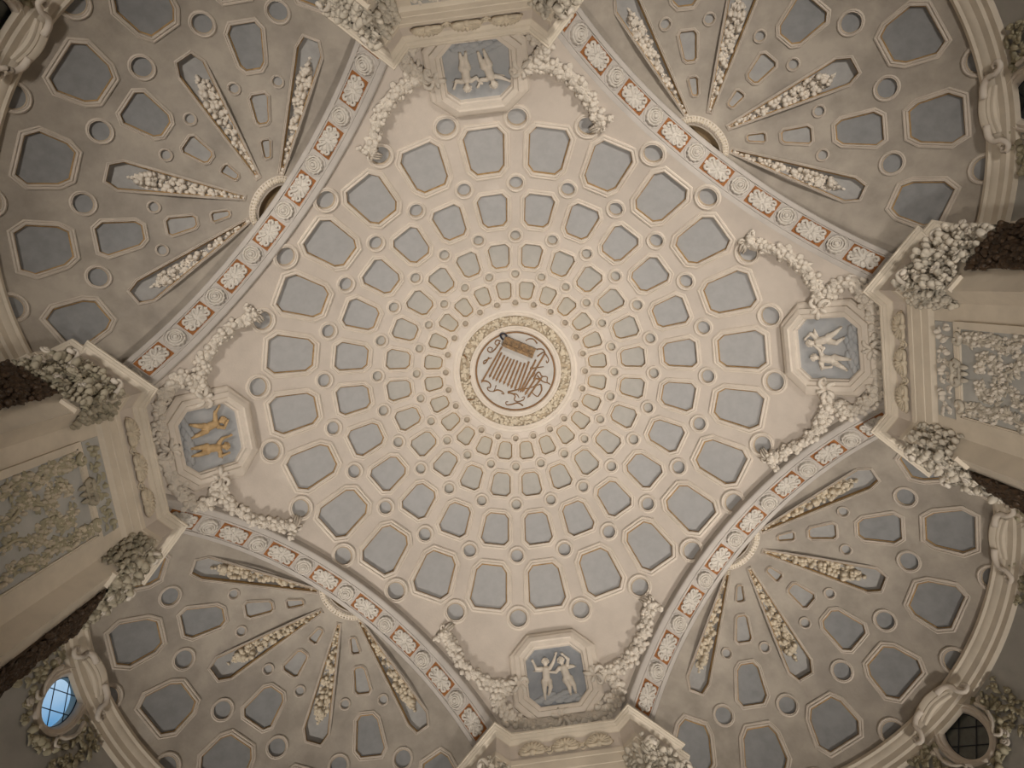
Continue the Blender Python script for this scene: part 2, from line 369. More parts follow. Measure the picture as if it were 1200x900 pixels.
b_.obj('gilded_crossbar', BRASS, rd, smooth=False)
V, F = tube(smooth_path([em(400,245), em(390,215,.1), em(412,205,.15), em(430,228,.16)], 8), .02); obj('hook', V, F, LEAD, rd)
for P in [[(150,305),(160,325),(165,345)],[(130,585),(160,592),(180,588)],[(170,440),(165,460)]]:
    Q = [em(*p, .07) for p in P]; V, F = tube(Q, .017, 6, [1]+[.8]*(len(Q)-2)+[.3]); obj('dark_twig', V, F, BROWN, rd)
# ------------------------------------------------------------------ apses: half domes, ribs, walls, windows
def t_arcpts(r, n): return [(r*math.cos(t), r*math.sin(t)) for t in np.linspace(0, 2*math.pi, n, endpoint=False)]
def rosette_me():
    seg = 40; a = np.arange(seg)*2*math.pi/seg; Ls = []
    for r, z, d in ((1.0,.0,.12),(.99,.40,.12),(.84,.52,.08),(.77,.46,.0),(.76,.0,.0),(.715,.0,0),(.70,.46,.10),(.57,.60,.05),(.50,.52,0),(.49,.0,0),(.45,.0,0),(.44,.58,0),(.34,.70,0),(.285,.6,0),(.28,.1,0),(.25,.1,0),(.24,.7,0),(.1,.85,0)):
        q = r*(1-d*(.5-.5*np.cos(a*(12 if r > .7 else 8)))**2); Ls.append(np.c_[q*np.cos(a), q*np.sin(a), np.full(seg, z)])
    m = mesh('rosette', *loops(Ls, True, False, True), RIBWHITE); return m
def ring_me():
    seg = 32; a = np.arange(seg)*2*math.pi/seg
    return mesh('rosette_border', *loops([np.c_[r*np.cos(a), r*np.sin(a), np.full(seg, z)] for r, z in ((1.24,0),(1.23,.09),(1.18,.11),(1.12,.09),(1.10,0))]), RIBGREY)
def scroll_me():                             # white strapwork of the oblong rib panels: lobes, volutes and a boss
    mb = MB()
    mb.put(DAISY, (0,0,0), (0,0,1), 0, .055, hint=(0,1,0), sz=.7)
    pl = [(.19,.0),(.17,.05),(.10,.06),(.08,.125),(.03,.13),(0,.115)]; pl = pl+[(-x,y) for x,y in pl[::-1][1:]]; pl = pl+[(x,-y) for x,y in pl[::-1][1:-1]]
    V, F = loops([np.array([(x*k, y*k, z) for x, y in pl]) for k, z in ((1.1,0),(1.08,.012),(.4,.02))], True, False, True); mb.add(V, F)
    for sx in (-1,1):
        for sy in (-1,1):
            P = [(sx*.03, sy*.02, .012),(sx*.10, sy*.05, .015),(sx*.16, sy*.11, .015),(sx*.21, sy*.08, .015),(sx*.19, sy*.04, .015),(sx*.155, sy*.055, .015)]
            mb.add(*tube(smooth_path(P, 12), .026, 5))
            P = [(sx*.02, sy*.05, .012),(sx*.05, sy*.115, .015),(sx*.095, sy*.125, .015),(sx*.10, sy*.085, .015)]
            mb.add(*tube(smooth_path(P, 9), .022, 5))
            mb.put(LEAF, (sx*.09, sy*.02, .005), (0,0,1), math.atan2(sy*.3, sx), .07, hint=(0,1,0), sz=.5)
        mb.put(DAISY, (sx*.215, 0, .0), (0,0,1), 0, .045, hint=(0,1,0), sz=.6)
        mb.put(BERRY, (sx*.13, 0, .0), (0,0,1), 0, .026, hint=(0,1,0), sz=.8)
        mb.put(LEAF, (0, sx*.10, .0), (0,0,1), math.pi/2*sx, .06, hint=(0,1,0), sz=.5)
    return mesh('strapwork', np.concatenate(mb.V), mb.F, RIBWHITE)
ROS, RBOR, SCR = rosette_me(), ring_me(), scroll_me()
V, F = box((0,0,0), .56, .33, .02); PNL = mesh('rust_panel', V, F, RUST, False)
mb = MB()
for x, y, sx, sy in ((0,.175,.60,.018),(0,-.175,.60,.018),(.29,0,.018,.35),(-.29,0,.018,.35)): mb.add(*box((x,y,.004), sx, sy, .03))
PBR = mesh('panel_border', np.concatenate(mb.V), mb.F, RIBGREY, False)
WINS = {'lower right': (0.0, -41.0), 'lower left': (37.5,), 'upper left': (0.0,), 'upper right': (41.0,)}
WZ, WA, WB = 9.70+EYE, .32, .45              # oval windows: centre height, half width, half height
RW = RSP+.13                                 # apse wall radius
wcount = 0
GARN = {'upper left': 'upper left', 'upper right': 'upper right', 'lower left': 'lower left', 'lower right': 'lower right'}
STRIPN = {-73.5: 'first', -24.3: 'second', 24.3: 'third', 73.5: 'fourth'}
for key, (deg, da, phase) in ARCH.items():
    A = math.radians(deg); N = np.array([math.cos(A), math.sin(A), 0]); T = np.array([-math.sin(A), math.cos(A), 0]); Z = np.array([0,0,1.])
    def Wp(n, t, z, N=N, T=T, da=da): return N*(n+da)+T*t+np.array([0,0,z])
    S = Sph(Wp(CS, 0, ZQ), RQ)
    def cp(rho, th, S=S, Wp=Wp):             # pattern polar coordinates about the crown of the arch -> half dome
        p = Wp(C0+rho*math.cos(th), G*rho*math.sin(th), 0); return S.lift(p[0], p[1])
    # --- half dome
    r_n = RSP+.05
    tl = math.sqrt(r_n**2-(5.60-CS)**2); bnd = []
    for t in np.linspace(-tl, tl, 44): bnd.append(Wp(5.60, t, 0)[:2])
    a1 = math.atan2(tl, 5.60-CS)
    for a_ in np.linspace(a1, -a1, 120)[1:-1]: bnd.append(Wp(CS+r_n*math.cos(a_), r_n*math.sin(a_), 0)[:2])
    specs = []
    def trap(r0, r1, thc, h0, h1, ch, cp=cp):
        return [cp(x, thc+y/x) for x, y in rect_tr(r0, r1, h0, h1, ch)]
    dg = math.radians
    for sx in (-48.3, 0, 48.3):
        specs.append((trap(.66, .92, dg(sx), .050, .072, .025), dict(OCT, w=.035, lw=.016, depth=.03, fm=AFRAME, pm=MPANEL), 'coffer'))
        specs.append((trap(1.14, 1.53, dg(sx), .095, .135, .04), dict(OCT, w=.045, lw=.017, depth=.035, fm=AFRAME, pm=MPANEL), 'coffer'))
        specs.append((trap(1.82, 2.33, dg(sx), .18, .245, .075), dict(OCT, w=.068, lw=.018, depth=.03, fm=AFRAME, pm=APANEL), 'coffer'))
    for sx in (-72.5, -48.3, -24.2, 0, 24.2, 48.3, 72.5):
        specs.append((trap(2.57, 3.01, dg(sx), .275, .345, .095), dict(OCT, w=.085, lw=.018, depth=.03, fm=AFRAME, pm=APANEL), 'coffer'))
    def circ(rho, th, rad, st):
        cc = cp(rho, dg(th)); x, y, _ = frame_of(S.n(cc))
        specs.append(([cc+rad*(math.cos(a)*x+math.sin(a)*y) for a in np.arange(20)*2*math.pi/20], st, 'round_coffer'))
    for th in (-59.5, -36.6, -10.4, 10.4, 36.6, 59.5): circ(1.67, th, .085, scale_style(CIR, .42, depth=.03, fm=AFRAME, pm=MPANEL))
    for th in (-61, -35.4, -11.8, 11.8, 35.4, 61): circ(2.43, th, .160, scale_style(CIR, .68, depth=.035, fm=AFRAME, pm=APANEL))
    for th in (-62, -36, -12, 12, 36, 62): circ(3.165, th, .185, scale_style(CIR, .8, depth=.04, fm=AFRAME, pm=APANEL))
    # strips filled with flowers: the sunk panel belongs to the dome, the flowers hang in it
    for sx in (-73.5, -24.3, 24.3, 73.5):
        specs.append((trap(.43, 2.23, dg(sx), .025, .205, .085) if 0 else [cp(x, dg(sx)+y/x) for x, y in ((.40,-.018),(2.10,-.195),(2.24,-.115),(2.24,.115),(2.10,.195),(.40,.018))],
                      dict(OCT, w=.045, lw=.016, depth=.10, fm=AFRAME, pm=MPANEL), 'flower_coffer'))
    arc = [Wp(C0-.10+.30*math.cos(t), .40*math.sin(t), 0)[:2] for t in np.linspace(-math.pi/2, math.pi/2, 20)]
    hole = [Wp(5.63, -.42, 0)[:2]]+[Wp(C0-.09+.22*math.cos(t), .42*math.sin(t), 0)[:2] for t in np.linspace(-1.5, 1.5, 20)]+[Wp(5.63, .42, 0)[:2]]
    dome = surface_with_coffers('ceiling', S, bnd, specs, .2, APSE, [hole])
    # --- recess and flower arc at the fan's centre
    fa = thing('flower_arc', 'half-round band of stucco flowers at the hub of the %s apse fan' % key, 'ornament', Wp(C0+.2, 0, ZQ+RQ-.2), 'flower arcs at the hub of the apse fans')
    pin = [Wp(C0-.09+.22*math.cos(t), .42*math.sin(t), 0) for t in np.linspace(-1.5, 1.5, 20)]
    V, F = loops([np.array([S.on(S.lift(p[0], p[1]), .02) for p in pin]), np.array([S.on(S.lift(p[0], p[1]), -.12) for p in pin]), np.array([S.on(S.lift(*(Wp(5.55, (i-9.5)*.02, 0)[:2])), -.24) for i in range(20)])], False)
    obj('gilded_recess', V, F, HUB, fa)
    mid_ = [Wp(C0-.07+.31*math.cos(t), .51*math.sin(t), 0) for t in np.linspace(-1.55, 1.55, 26)]
    Ls = []
    for k_, (rr, hh) in enumerate(((.245,.0),(.26,.04),(.36,.05),(.385,.0))):
        Ls.append(np.array([S.on(S.lift(*Wp(C0-.08+rr*math.cos(t), (rr+.20)*math.sin(t), 0)[:2]), hh) for t in np.linspace(-1.5, 1.5, 26)]))
    obj('arc_moulding', *loops(Ls, False), FRAME, fa)
    mb = MB()
    for i, p in enumerate(mid_):
        q = S.on(S.lift(p[0], p[1]), .03); mb.put(LEAF if i % 2 else DAISY, q, S.n(q), i*.9, .062 if i % 2 else .045, sz=.8)
        for s_ in (-1, 1):
            q2 = q+(N*math.cos((i-12.5)*.12)+T*math.sin((i-12.5)*.12))*.04*s_; mb.put(BERRY, S.on(q2, .04), S.n(q), 0, .02)
    mb.obj('arc_flowers', YSTUCCO, fa, kind='stuff')
    # --- flower drops
    for sx in (-73.5, -24.3, 24.3, 73.5):
        e = cp(1.3, dg(sx))
        fd = thing('flower_drop', 'long tapering drop of stucco flowers, %s counting anticlockwise in the %s apse fan' % (STRIPN[sx], key), 'ornament', S.on(e, 0), 'flower drops of the apse fans')
        fd['label'] = 'tapering drop of stucco flowers, %s clockwise in the fan of the %s half dome' % (STRIPN[sx], key)
        mb = MB(); r = .44
        while r < 2.0:
            hw = (.030+.098*(r-.42)/1.0) if r < 1.72 else max(.03, .155*(1.02-((r-1.72)/.28)**1.5))
            nn = 1 if hw < .05 else (2 if hw < .085 else (3 if hw < .12 else 4))
            for k in range(nn):
                y = hw*((k+.5)/nn*2-1)*.85+random.uniform(-.01,.01); q = S.on(cp(r+random.uniform(-.02,.02), dg(sx)+y/r), -.085)
                T_ = random.choice([DAISY, BERRY, LEAF, BERRY, DAISY]); s_ = min(.056, .028+.032*hw/.1)*random.uniform(.8,1.15)
                mb.put(T_, q, S.n(q), random.uniform(0,6.3), s_*(1.45 if T_ is LEAF else 1), sz=2.4)
            r += .046 if hw > .06 else .04
        mb.obj('flower_cluster', YSTUCCO if 'lower' in key else STUCCO, fd, kind='stuff')
        for r, y in ((.95,.01),(1.22,-.03),(1.4,.05),(1.56,-.05),(1.72,.04),(1.86,-.01)):
            q = S.on(cp(r, dg(sx)+y/r), -.0); x_, y_, z_ = frame_of(S.n(q)); inst('rose', YROSE_ME if 'lower' in key else ROSE_ME, mat4(q, x_, y_, z_, .05+.018*(r-.9)), fd)
    # --- arch rib
    rib = thing('arch_rib', 'broad arch rib with white rosettes and rust-brown panels, edge of the %s half dome' % key, 'arch', Wp(5.3, 0, ZC+RA), 'decorated arch ribs of the crossing')
    angs = np.radians(np.linspace(-63, 63, 127))
    def rp(n, h, a, Wp=Wp): return Wp(n, (RA-h)*math.sin(a), ZC+(RA-h)*math.cos(a))
    prof = [(4.99,-.25),(4.985,.055),(5.0,.075),(5.03,.085),(5.09,.085),(5.095,.10),(5.115,.10),(5.12,.07),(5.49,.07),(5.495,.10),(5.515,.10),(5.52,.085),(5.575,.085),(5.60,.05),(5.60,-.8)]
    V, F = loops([np.array([rp(n, h, a) for n, h in prof]) for a in angs], False); o = obj('rib_body', V, F, RIBGREY, rib); edge_split(o, 30)
    for k in range(-9, 10):
        a = math.radians(phase+k*5.86); pos = rp(5.305, .07, a); inn = np.array(Wp(0,0,0)*0)+(-T*math.sin(a)-Z*math.cos(a)); tt = T*math.cos(a)-Z*math.sin(a)
        X_, Y_, Z_ = tt, np.cross(inn, tt), inn
        if k % 2 == 0:
            inst('rosette', ROS, mat4(pos, X_, Y_, Z_, .165), rib); inst('rosette_border', RBOR, mat4(pos, X_, Y_, Z_, .165), rib)
        else:
            p_ = inst('rust_panel', PNL, mat4(pos, X_, Y_, Z_, 1), rib)
            inst('panel_border', PBR, mat4(pos, X_, Y_, Z_, 1), rib); inst('strapwork', SCR, mat4(pos+inn*.012, X_, Y_, Z_, 1.04), rib)
    # --- apse wall (a curved wall with oval openings) and cornice
    amax = math.radians(84); side = key.replace(' ', '_')
    wins = [math.radians(x) for x in WINS[key]]
    U = []; Ed = []
    z0, z1_ = 0.0, ZSP-.02
    def ring2(poly):
        k0 = len(U); U.extend(Vector(p) for p in poly); Ed.extend((k0+i, k0+(i+1) % len(poly)) for i in range(len(poly)))
    outer = [(x, z0) for x in np.linspace(-amax*RW, amax*RW, 60)]+[(x, z1_) for x in np.linspace(amax*RW, -amax*RW, 60)]
    ring2(outer); ovs = []
    for wa in wins:
        ov = [(wa*RW+(WA+.03)*math.cos(t), WZ+(WB+.03)*math.sin(t)) for t in np.linspace(0, 2*math.pi, 40, endpoint=False)]; ovs.append(ov); ring2(ov)
    for x in np.linspace(-amax*RW+.1, amax*RW-.1, 56):
        for zz in (2.5, 5, 7.5, 9.5, 10.4, 11.0):
            if all(((x-wa*RW)/(WA+.06))**2+((zz-WZ)/(WB+.06))**2 > 1 for wa in wins): U.append(Vector((x, zz)))
    vs, es, fs, *_ = geometry.delaunay_2d_cdt(U, Ed, [], 0, 1e-5)
    keepf = []
    for f in fs:
        cx_ = sum(vs[i].x for i in f)/3; cz_ = sum(vs[i].y for i in f)/3
        if all(((cx_-wa*RW)/(WA+.028))**2+((cz_-WZ)/(WB+.028))**2 > 1 for wa in wins): keepf.append(tuple(f))
    def wp_(x, z, r=RW, Wp=Wp): return Wp(CS+r*math.cos(x/RW), r*math.sin(x/RW), z)
    o = obj('wall_'+side, [wp_(v.x, v.y) for v in vs], keepf, WALLBLUE, None, origin=Wp(CS, 0, 0)); o['kind'] = 'structure'
    prof = [(RW+.05,ZSP+.06),(RSP+.03,ZSP+.03),(RSP-.06,ZSP+.0),(RSP-.065,ZSP-.06),(RSP-.03,ZSP-.09),(RSP-.02,ZSP-.15),(RSP+.02,ZSP-.20),(RSP+.035,ZSP-.30),(RSP+.07,ZSP-.33),(RSP+.075,ZSP-.42),(RW,ZSP-.46)]
    az = np.radians(np.linspace(-72, 72, 90))
    V, F = loops([np.array([Wp(CS+r*math.cos(a), r*math.sin(a), z) for r, z in prof]) for a in az], False)
    wcount += 1
    o = obj('trim_%d' % wcount, V, F, CORNICE, None); o['kind'] = 'structure'; edge_split(o, 30)
    # --- oval windows with cartouches
    for wi, wa in enumerate(wins):
        cN = N*math.cos(wa)+T*math.sin(wa); cT = -N*math.sin(wa)+T*math.cos(wa)
        wc = Wp(CS, 0, WZ)+cN*RW
        ova = np.linspace(0, 2*math.pi, 40, endpoint=False)
        def ol(k, d, grow=0, wc=wc, cN=cN, cT=cT): return np.array([wc+cT*(WA+grow)*math.cos(t)*k+Z*(WB+grow)*math.sin(t)*k+cN*d for t in ova])
        bright = key == 'lower left'
        global_n = len([x for x in bpy.data.objects if x.name.startswith('window_') and x.name[7:].isdigit()])+1
        V, F = loops([ol(1,.0,.15), ol(1,-.06,.145), ol(1,-.075,.11), ol(1,-.05,.09), ol(1,-.06,.05), ol(1,-.03,.015), ol(1,.02,.0), ol(1,.16,-.005), ol(1,.16,.05)])
        wf = obj('window_%d' % global_n, V, F, FRAME, None, origin=wc); wf['kind'] = 'structure'; edge_split(wf, 40)
        q = ol(1, .05); V = np.vstack([q, wc+cN*.05]); obj('pane', V, [(i, (i+1) % 40, 40) for i in range(40)], GLASS if bright else DARKGLASS, wf)
        mb = MB()
        for ux_, sgn in ((1,1),(1,-1)):
            for off in (-.20,.20):
                d2 = np.array([math.cos(.75), sgn*math.sin(.75)]); n2 = np.array([-d2[1], d2[0]]); c2 = n2*off*.75
                L_ = [s for s in np.linspace(-.6,.6,121) if ((c2[0]+d2[0]*s)/WA)**2+((c2[1]+d2[1]*s)/WB)**2 < 1]
                if len(L_) < 3: continue
                for a_, b_ in ((L_[0], L_[-1]),):
                    p0 = wc+cT*(c2[0]+d2[0]*a_)+Z*(c2[1]+d2[1]*a_)+cN*.035; p1 = wc+cT*(c2[0]+d2[0]*b_)+Z*(c2[1]+d2[1]*b_)+cN*.035
                    mb.add(*tube([p0, p1], .008, 5))
        mb.add(*loops([ol(1,.03,.005), ol(1,.03,-.012), ol(1,.045,-.012)])); mb.obj('lead_bars', LEAD, wf)
        if not bright:
            V, F = loops([ol(1,.16,.02), ol(1,.5,.02)], True, False, True); obj('dark_roof_space', V, F, LEAD, wf)
        # cartouche around it
        posn = {('lower right',0): 'at the lower right corner', ('lower right',1): 'at the right edge, lower half', ('lower left',0): 'around the bright blue window', ('upper left',0): 'in the upper left corner', ('upper right',0): 'at the right edge, upper half'}[(key, wi)]
        ct = thing('window_cartouche', 'scrolled stucco cartouche round an oval window %s' % posn, 'cartouche', wc-cN*.12, 'cartouches round the oval windows')
        def lp(u, v, d, wc=wc, cN=cN, cT=cT): return wc+cT*u+Z*v-cN*d
        for s_ in (-1, 1):
            P = [(s_*.20,.66,.24),(s_*.36,.62,.26),(s_*.46,.52,.26),(s_*.47,.40,.24),(s_*.55,.30,.22),(s_*.64,.34,.22),(s_*.62,.43,.22),(s_*.56,.41,.22)]
            V, F = tube(smooth_path([lp(*p) for p in P], 22), .048, 8, [1.1-.5*i/21 for i in range(22)]); obj('scroll', V, F, FRAME, ct)
            P = [(s_*.50,.12,.12),(s_*.54,-.10,.14),(s_*.46,-.32,.14),(s_*.34,-.44,.14),(s_*.40,-.54,.14),(s_*.48,-.48,.14)]
            V, F = tube(smooth_path([lp(*p) for p in P], 18), .038, 7, [1-.5*i/17 for i in range(18)]); obj('scroll', V, F, STUCCO, ct)
        Ls = []
        for u in np.linspace(-.34, .34, 13):
            zz = .65+.05*math.cos(u/.34*1.57); Ls.append(np.array([lp(u, zz+dv, dd+.03*math.cos(u/.34*1.57)) for dv, dd in ((-.13,.10),(-.125,.15),(-.10,.165),(-.08,.165),(-.05,.19),(-.03,.19),(.01,.225),(.06,.235),(.09,.22),(.12,.05))]))
        o = obj('hood_moulding', *loops(Ls, False), CORNICE, ct); edge_split(o, 35)
        mb = MB(); cN3 = -cN
        for i in range(150):
            t = random.uniform(0, 6.283); k = random.uniform(.19, .38); u = (WA+k)*math.cos(t); v = (WB+k*.95)*math.sin(t)
            if v > .56: continue
            T_ = random.choice([LEAF, LEAF, DAISY, BERRY]); mb.put(T_, wc+cT*u+Z*v-cN*.02, cN3, random.uniform(0,6.3), random.uniform(.04,.07)*(1.5 if T_ is LEAF else .9), sz=1.3)
        for s_ in (-1, 1):
            for i in range(60):
                u = s_*(.62+random.uniform(0,.42)); v = random.uniform(-.85,.35)*(1-abs(abs(u)-.8)*.6)
                a_ = wa+u/RW; q = Wp(CS+(RW-.02)*math.cos(a_), (RW-.02)*math.sin(a_), WZ+v)
                T_ = random.choice([LEAF, LEAF, LEAF, DAISY]); mb.put(T_, q, cN3, random.uniform(0,6.3), random.uniform(.04,.075)*(1.4 if T_ is LEAF else .9), sz=1.2)
        mb.obj('foliage', GREENISH, ct, kind='stuff')
        for t in (-2.2,-.9,.2,2.9,3.9):
            q = wc+cT*(WA+.29)*math.cos(t)+Z*(WB+.27)*math.sin(t)-cN*.04; x_, y_, z_ = frame_of(cN3); inst('rose', ROSE_ME, mat4(q, x_, y_, z_, .075), ct)
# ------------------------------------------------------------------ piers
PIER = {'right': (0, 1), 'bottom': (90, -1), 'left': (180, 1), 'top': (270, -1)}
P0, DP, Q0, DQ, SW, WW, BETA = 5.7036, .1263, .8768, -.0104, .3703, 1.2825, -.0052
def offset_path(P, d):                       # open polyline, offset to its left
    P = np.asarray(P); out = []
    for i in range(len(P)):
        e1 = unit(P[i]-P[i-1]) if i else unit(P[1]-P[0]); e2 = unit(P[i+1]-P[i]) if i < len(P)-1 else e1
        n1 = np.array([-e1[1], e1[0]]); n2 = np.array([-e2[1], e2[0]]); m = n1+n2; m = m/max(m@n1, .25); out.append(P[i]+m*d)
    return np.array(out)
def shell_me():
    mb = MB(); Ls = []
    for k in range(9):
        a = math.pi*(k+.5)/9; d = np.array([math.cos(a), math.sin(a), 0]); P = [d*.03, d*.07+(0,0,.03), d*.125+(0,0,.03), d*.15]
        mb.add(*tube(P, .024, 5, [.5,.8,1,.7]))
    for s in (-1, 1): mb.add(*tube(smooth_path([(0,0,.02),(s*.07,-.03,.03),(s*.12,-.02,.03),(s*.11,.02,.03),(s*.085,.0,.03)], 9), .02, 5))
    mb.put(BERRY, (0,-.01,.01), (0,0,1), 0, .035, hint=(0,1,0))
    return mesh('shell', np.concatenate(mb.V), mb.F, YSTUCCO)
SHELL = shell_me()
for key, (deg, g) in PIER.items():
    A = math.radians(deg); ca, sa = math.cos(A), math.sin(A)
    def W2(x, y, ca=ca, sa=sa): return np.array([x*ca-y*sa, x*sa+y*ca])
    t = math.pi/4+g*BETA; c, s = math.cos(t), math.sin(t)
    px, qy = P0+g*DP, Q0+g*DQ
    def half():
        C1 = np.array([px, -qy]); B1 = C1+SW*np.array([-s, -c]); A1 = B1+WW*np.array([c, -s])
        S1 = A1+.12*np.array([s, c]); S2 = S1+.20*np.array([c, -s]); S3 = S2+.75*np.array([s, c])+.4*np.array([c,-s])
        return [S3, S2, S1, A1, B1, C1]
    h = half(); path = h+[p*np.array([1,-1]) for p in h[::-1]]        # runs from -y to +y: pier is on the right-hand side (+x)
    path = np.array(path)
    pr = thing('pier', '', 'pier', (*W2(px, 0), 0), 'corner piers of the crossing')
    pr['label'] = {'right': 'cream pier with foliage panel and dark carved strip at the right edge', 'left': 'dim cream pier with foliage panel and dark carved strip at the left edge',
                   'top': 'cream pier at the top edge, its cornice hiding part of a medallion', 'bottom': 'cream pier cornice at the bottom edge under the blue-grounded medallion'}[key]
    def P3(p, z): q = W2(*p); return np.array([q[0], q[1], z])
    sgn = -1                                  # inwards (towards the pier's core)
    prof = [(.30,.0),(.0,.0),(.0,-.035),(.022,-.045),(.026,-.06),(.055,-.085),(.062,-.10),(.085,-.105),(.13,-.14),(.135,-.16)]
    V, F = loops([np.array([P3(p, ZLIP+z) for p in offset_path(path, sgn*o_)]) for o_, z in prof], False); o = obj('cornice', V, F, CORNICE, pr); edge_split(o, 20)
    V, F = loops([np.array([P3(p, ZLIP+z) for p in offset_path(path, sgn*o_)]) for o_, z in [(.135,-.16),(.135,-.56)]], False); o = obj('frieze', V, F, mat('frieze_'+key, (.54,.48,.38), .85, .15, 4) if key == 'x' else YSTUCCO if 0 else PLASTER, pr); edge_split(o, 20)
    prof = [(.135,-.56),(.095,-.565),(.095,-.66),(.105,-.67),(.105,-.86),(.115,-.87),(.115,-1.02),(.14,-1.05),(.155,-1.09)]
    V, F = loops([np.array([P3(p, ZLIP+z) for p in offset_path(path, sgn*o_)]) for o_, z in prof], False); o = obj('architrave', V, F, CORNICE, pr); edge_split(o, 20)
    sh = offset_path(path, sgn*.155)
    V, F = loops([np.array([P3(p, ZLIP-1.09) for p in sh]), np.array([P3(p, 0) for p in sh])], False); o = obj('shaft', V, F, CORNICE, pr); edge_split(o, 20)
    # middle face: shells, ornament frieze, framed relief panel
    d0 = W2(1, 0); inn = -np.array([d0[0], d0[1], 0]); yv = np.array([*W2(0, 1), 0]); Zv = np.array([0,0,1.])
    def FP(y, z, d=0): return P3((px+.155-d, y), z)
    for y in (-.56, 0, .56): inst('shell', SHELL, mat4(P3((px+.13, y), ZLIP-.42), yv, Zv*np.sign(np.cross(yv, Zv)@inn) if 0 else Zv, np.cross(yv, Zv) if np.cross(yv, Zv)@inn > 0 else inn, 1.55), pr)
    for y in (-.28, .28):
        mb = MB()
        for sgn_ in (-1, 1): mb.add(*tube(smooth_path([P3((px+.12, y+sgn_*u), ZLIP-.40+v) for u, v in ((0,-.08),(.05,-.02),(.09,.05),(.06,.10),(.03,.06))], 9), .016, 5))
        mb.put(DAISY, P3((px+.13, y), ZLIP-.36), inn, 0, .05); mb.obj('frieze_ornament', YSTUCCO, pr)
    # sunk relief field with frame
    hw = .62; zt = ZLIP-1.62; zb = ZLIP-5.2
    mb = MB()
    for (y, z, wy, wz) in ((0, zt+.04, 2*hw+.16, .08), (-hw-.04, (zt+zb)/2, .08, zt-zb), (hw+.04, (zt+zb)/2, .08, zt-zb)):
        mb.add(*box(FP(y, z, .02), wy, .05, wz, yv, inn, Zv)); mb.add(*box(FP(y*.93, z-(.05 if y == 0 else 0), .012), wy-.1 if y == 0 else .03, .05, .03 if y == 0 else wz, yv, inn, Zv))
    mb.obj('panel_frame', CORNICE, pr, smooth=False)
    V, F = box(FP(0, (zt+zb)/2, .004), 2*hw, .012, zt-zb, yv, inn, Zv); obj('panel_field', V, F, WALLBLUE, pr, smooth=False)
    V, F = box(FP(0, ZLIP-1.30, .006), 1.36, .012, .36, yv, inn, Zv); obj('frieze_field', V, F, WALLBLUE, pr, smooth=False)
    mb = MB()
    for y in np.linspace(-.58, .58, 9):
        for k in range(5):
            T_ = random.choice([LEAF, LEAF, DAISY, BERRY]); mb.put(T_, FP(y+random.uniform(-.06,.06), ZLIP-1.30+random.uniform(-.12,.12), .01), inn, random.uniform(0,6.3), random.uniform(.04,.06)*(1.3 if T_ is LEAF else .8), sz=1.3)
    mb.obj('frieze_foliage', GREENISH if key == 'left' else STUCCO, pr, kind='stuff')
    mb = MB(); fb = MB()
    def run(P, n, sc0, spread):
        Q = smooth_path(P, n)
        mb.add(*tube([FP(y, z, .03) for y, z in Q], .022, 5))
        for y, z in Q:
            for k in range(6):
                T_ = random.choice([LEAF, LEAF, LEAF, DAISY, BERRY, ROSE]); (mb if T_ is LEAF else fb).put(T_, FP(y+random.uniform(-spread,spread), z+random.uniform(-spread,spread), .01), inn, random.uniform(0,6.3), random.uniform(.5,.95)*sc0*.8*(1.5 if T_ is LEAF else .8), sz=1.5)
    for s_ in (-1, 1):
        run([(s_*.50,zt-.12),(s_*.46,zt-.32),(s_*.50,zt-.55),(s_*.42,zt-.8),(s_*.5,zt-1.1),(s_*.42,zt-1.5),(s_*.5,zt-2.2)], 44, .06, .085)
        run([(s_*.10,zt-.35),(s_*.24,zt-.45),(s_*.22,zt-.65),(s_*.08,zt-.7),(s_*.16,zt-.95),(s_*.28,zt-1.1),(s_*.12,zt-1.4),(s_*.2,zt-2.0)], 44, .055, .085)
        mb.add(*tube(smooth_path([FP(s_*u, zt+v, .05) for u, v in ((.55,.02),(.48,-.06),(.40,-.02),(.42,.06),(.48,.05))], 12), .032, 6))
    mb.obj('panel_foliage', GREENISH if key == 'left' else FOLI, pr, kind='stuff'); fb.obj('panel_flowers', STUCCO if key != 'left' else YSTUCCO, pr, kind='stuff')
    mb = MB()
    for s_ in (-1, 1): mb.add(*tube(smooth_path([FP(s_*u, zt+v, .07) for u, v in ((.0,.06),(.10,.10),(.17,.05),(.13,-.03),(.08,.02))], 12), .035, 7))
    for u in (-.09, 0, .09): mb.put(LEAF, FP(u, zt-.10, .03), inn, 1.57, .085, hint=(0,0,1), sz=1.3)
    mb.put(DAISY, FP(0, zt+.03, .04), inn, 0, .08); mb.add(*tube([FP(-.16, zt-.04, .06), FP(.16, zt-.04, .06)], .022, 6)); mb.obj('crest', FRUITSHADE if key == 'left' else FOLI, pr)
    # jamb sides: foliage capitals and dark carved strips
    for s_ in (-1, 1):
        flip = np.array([1, -s_])
        Bc, Ac, Cc_ = (np.array(sh[4])*np.array([1,1]), np.array(sh[3]), np.array(sh[5]))
        if s_ == 1: Bc, Ac, Cc_ = Bc*[1,-1], Ac*[1,-1], Cc_*[1,-1]
        dj = unit(Ac-Bc); nj = np.array([dj[1], -dj[0]]);
        if nj @ np.array([-1, 0]) < 0 and nj @ (Bc-np.array([px+1, 0])) < 0: nj = -nj
        cen = np.array([px+.8, 0]);
        if nj @ (Bc-cen) < 0: nj = -nj
        def JP(u, z, d, Bc=Bc, dj=dj, nj=nj): return P3(Bc+dj*u+nj*d, z)
        n3 = JP(0,0,1)-JP(0,0,0); d3 = JP(1,0,0)-JP(0,0,0)
        capn = obj  # capital: bell block, leaves, volutes, abacus
        L = np.linalg.norm(Ac-Bc)
        mb = MB(); fb = MB()
        zc_ = ZLIP-1.12
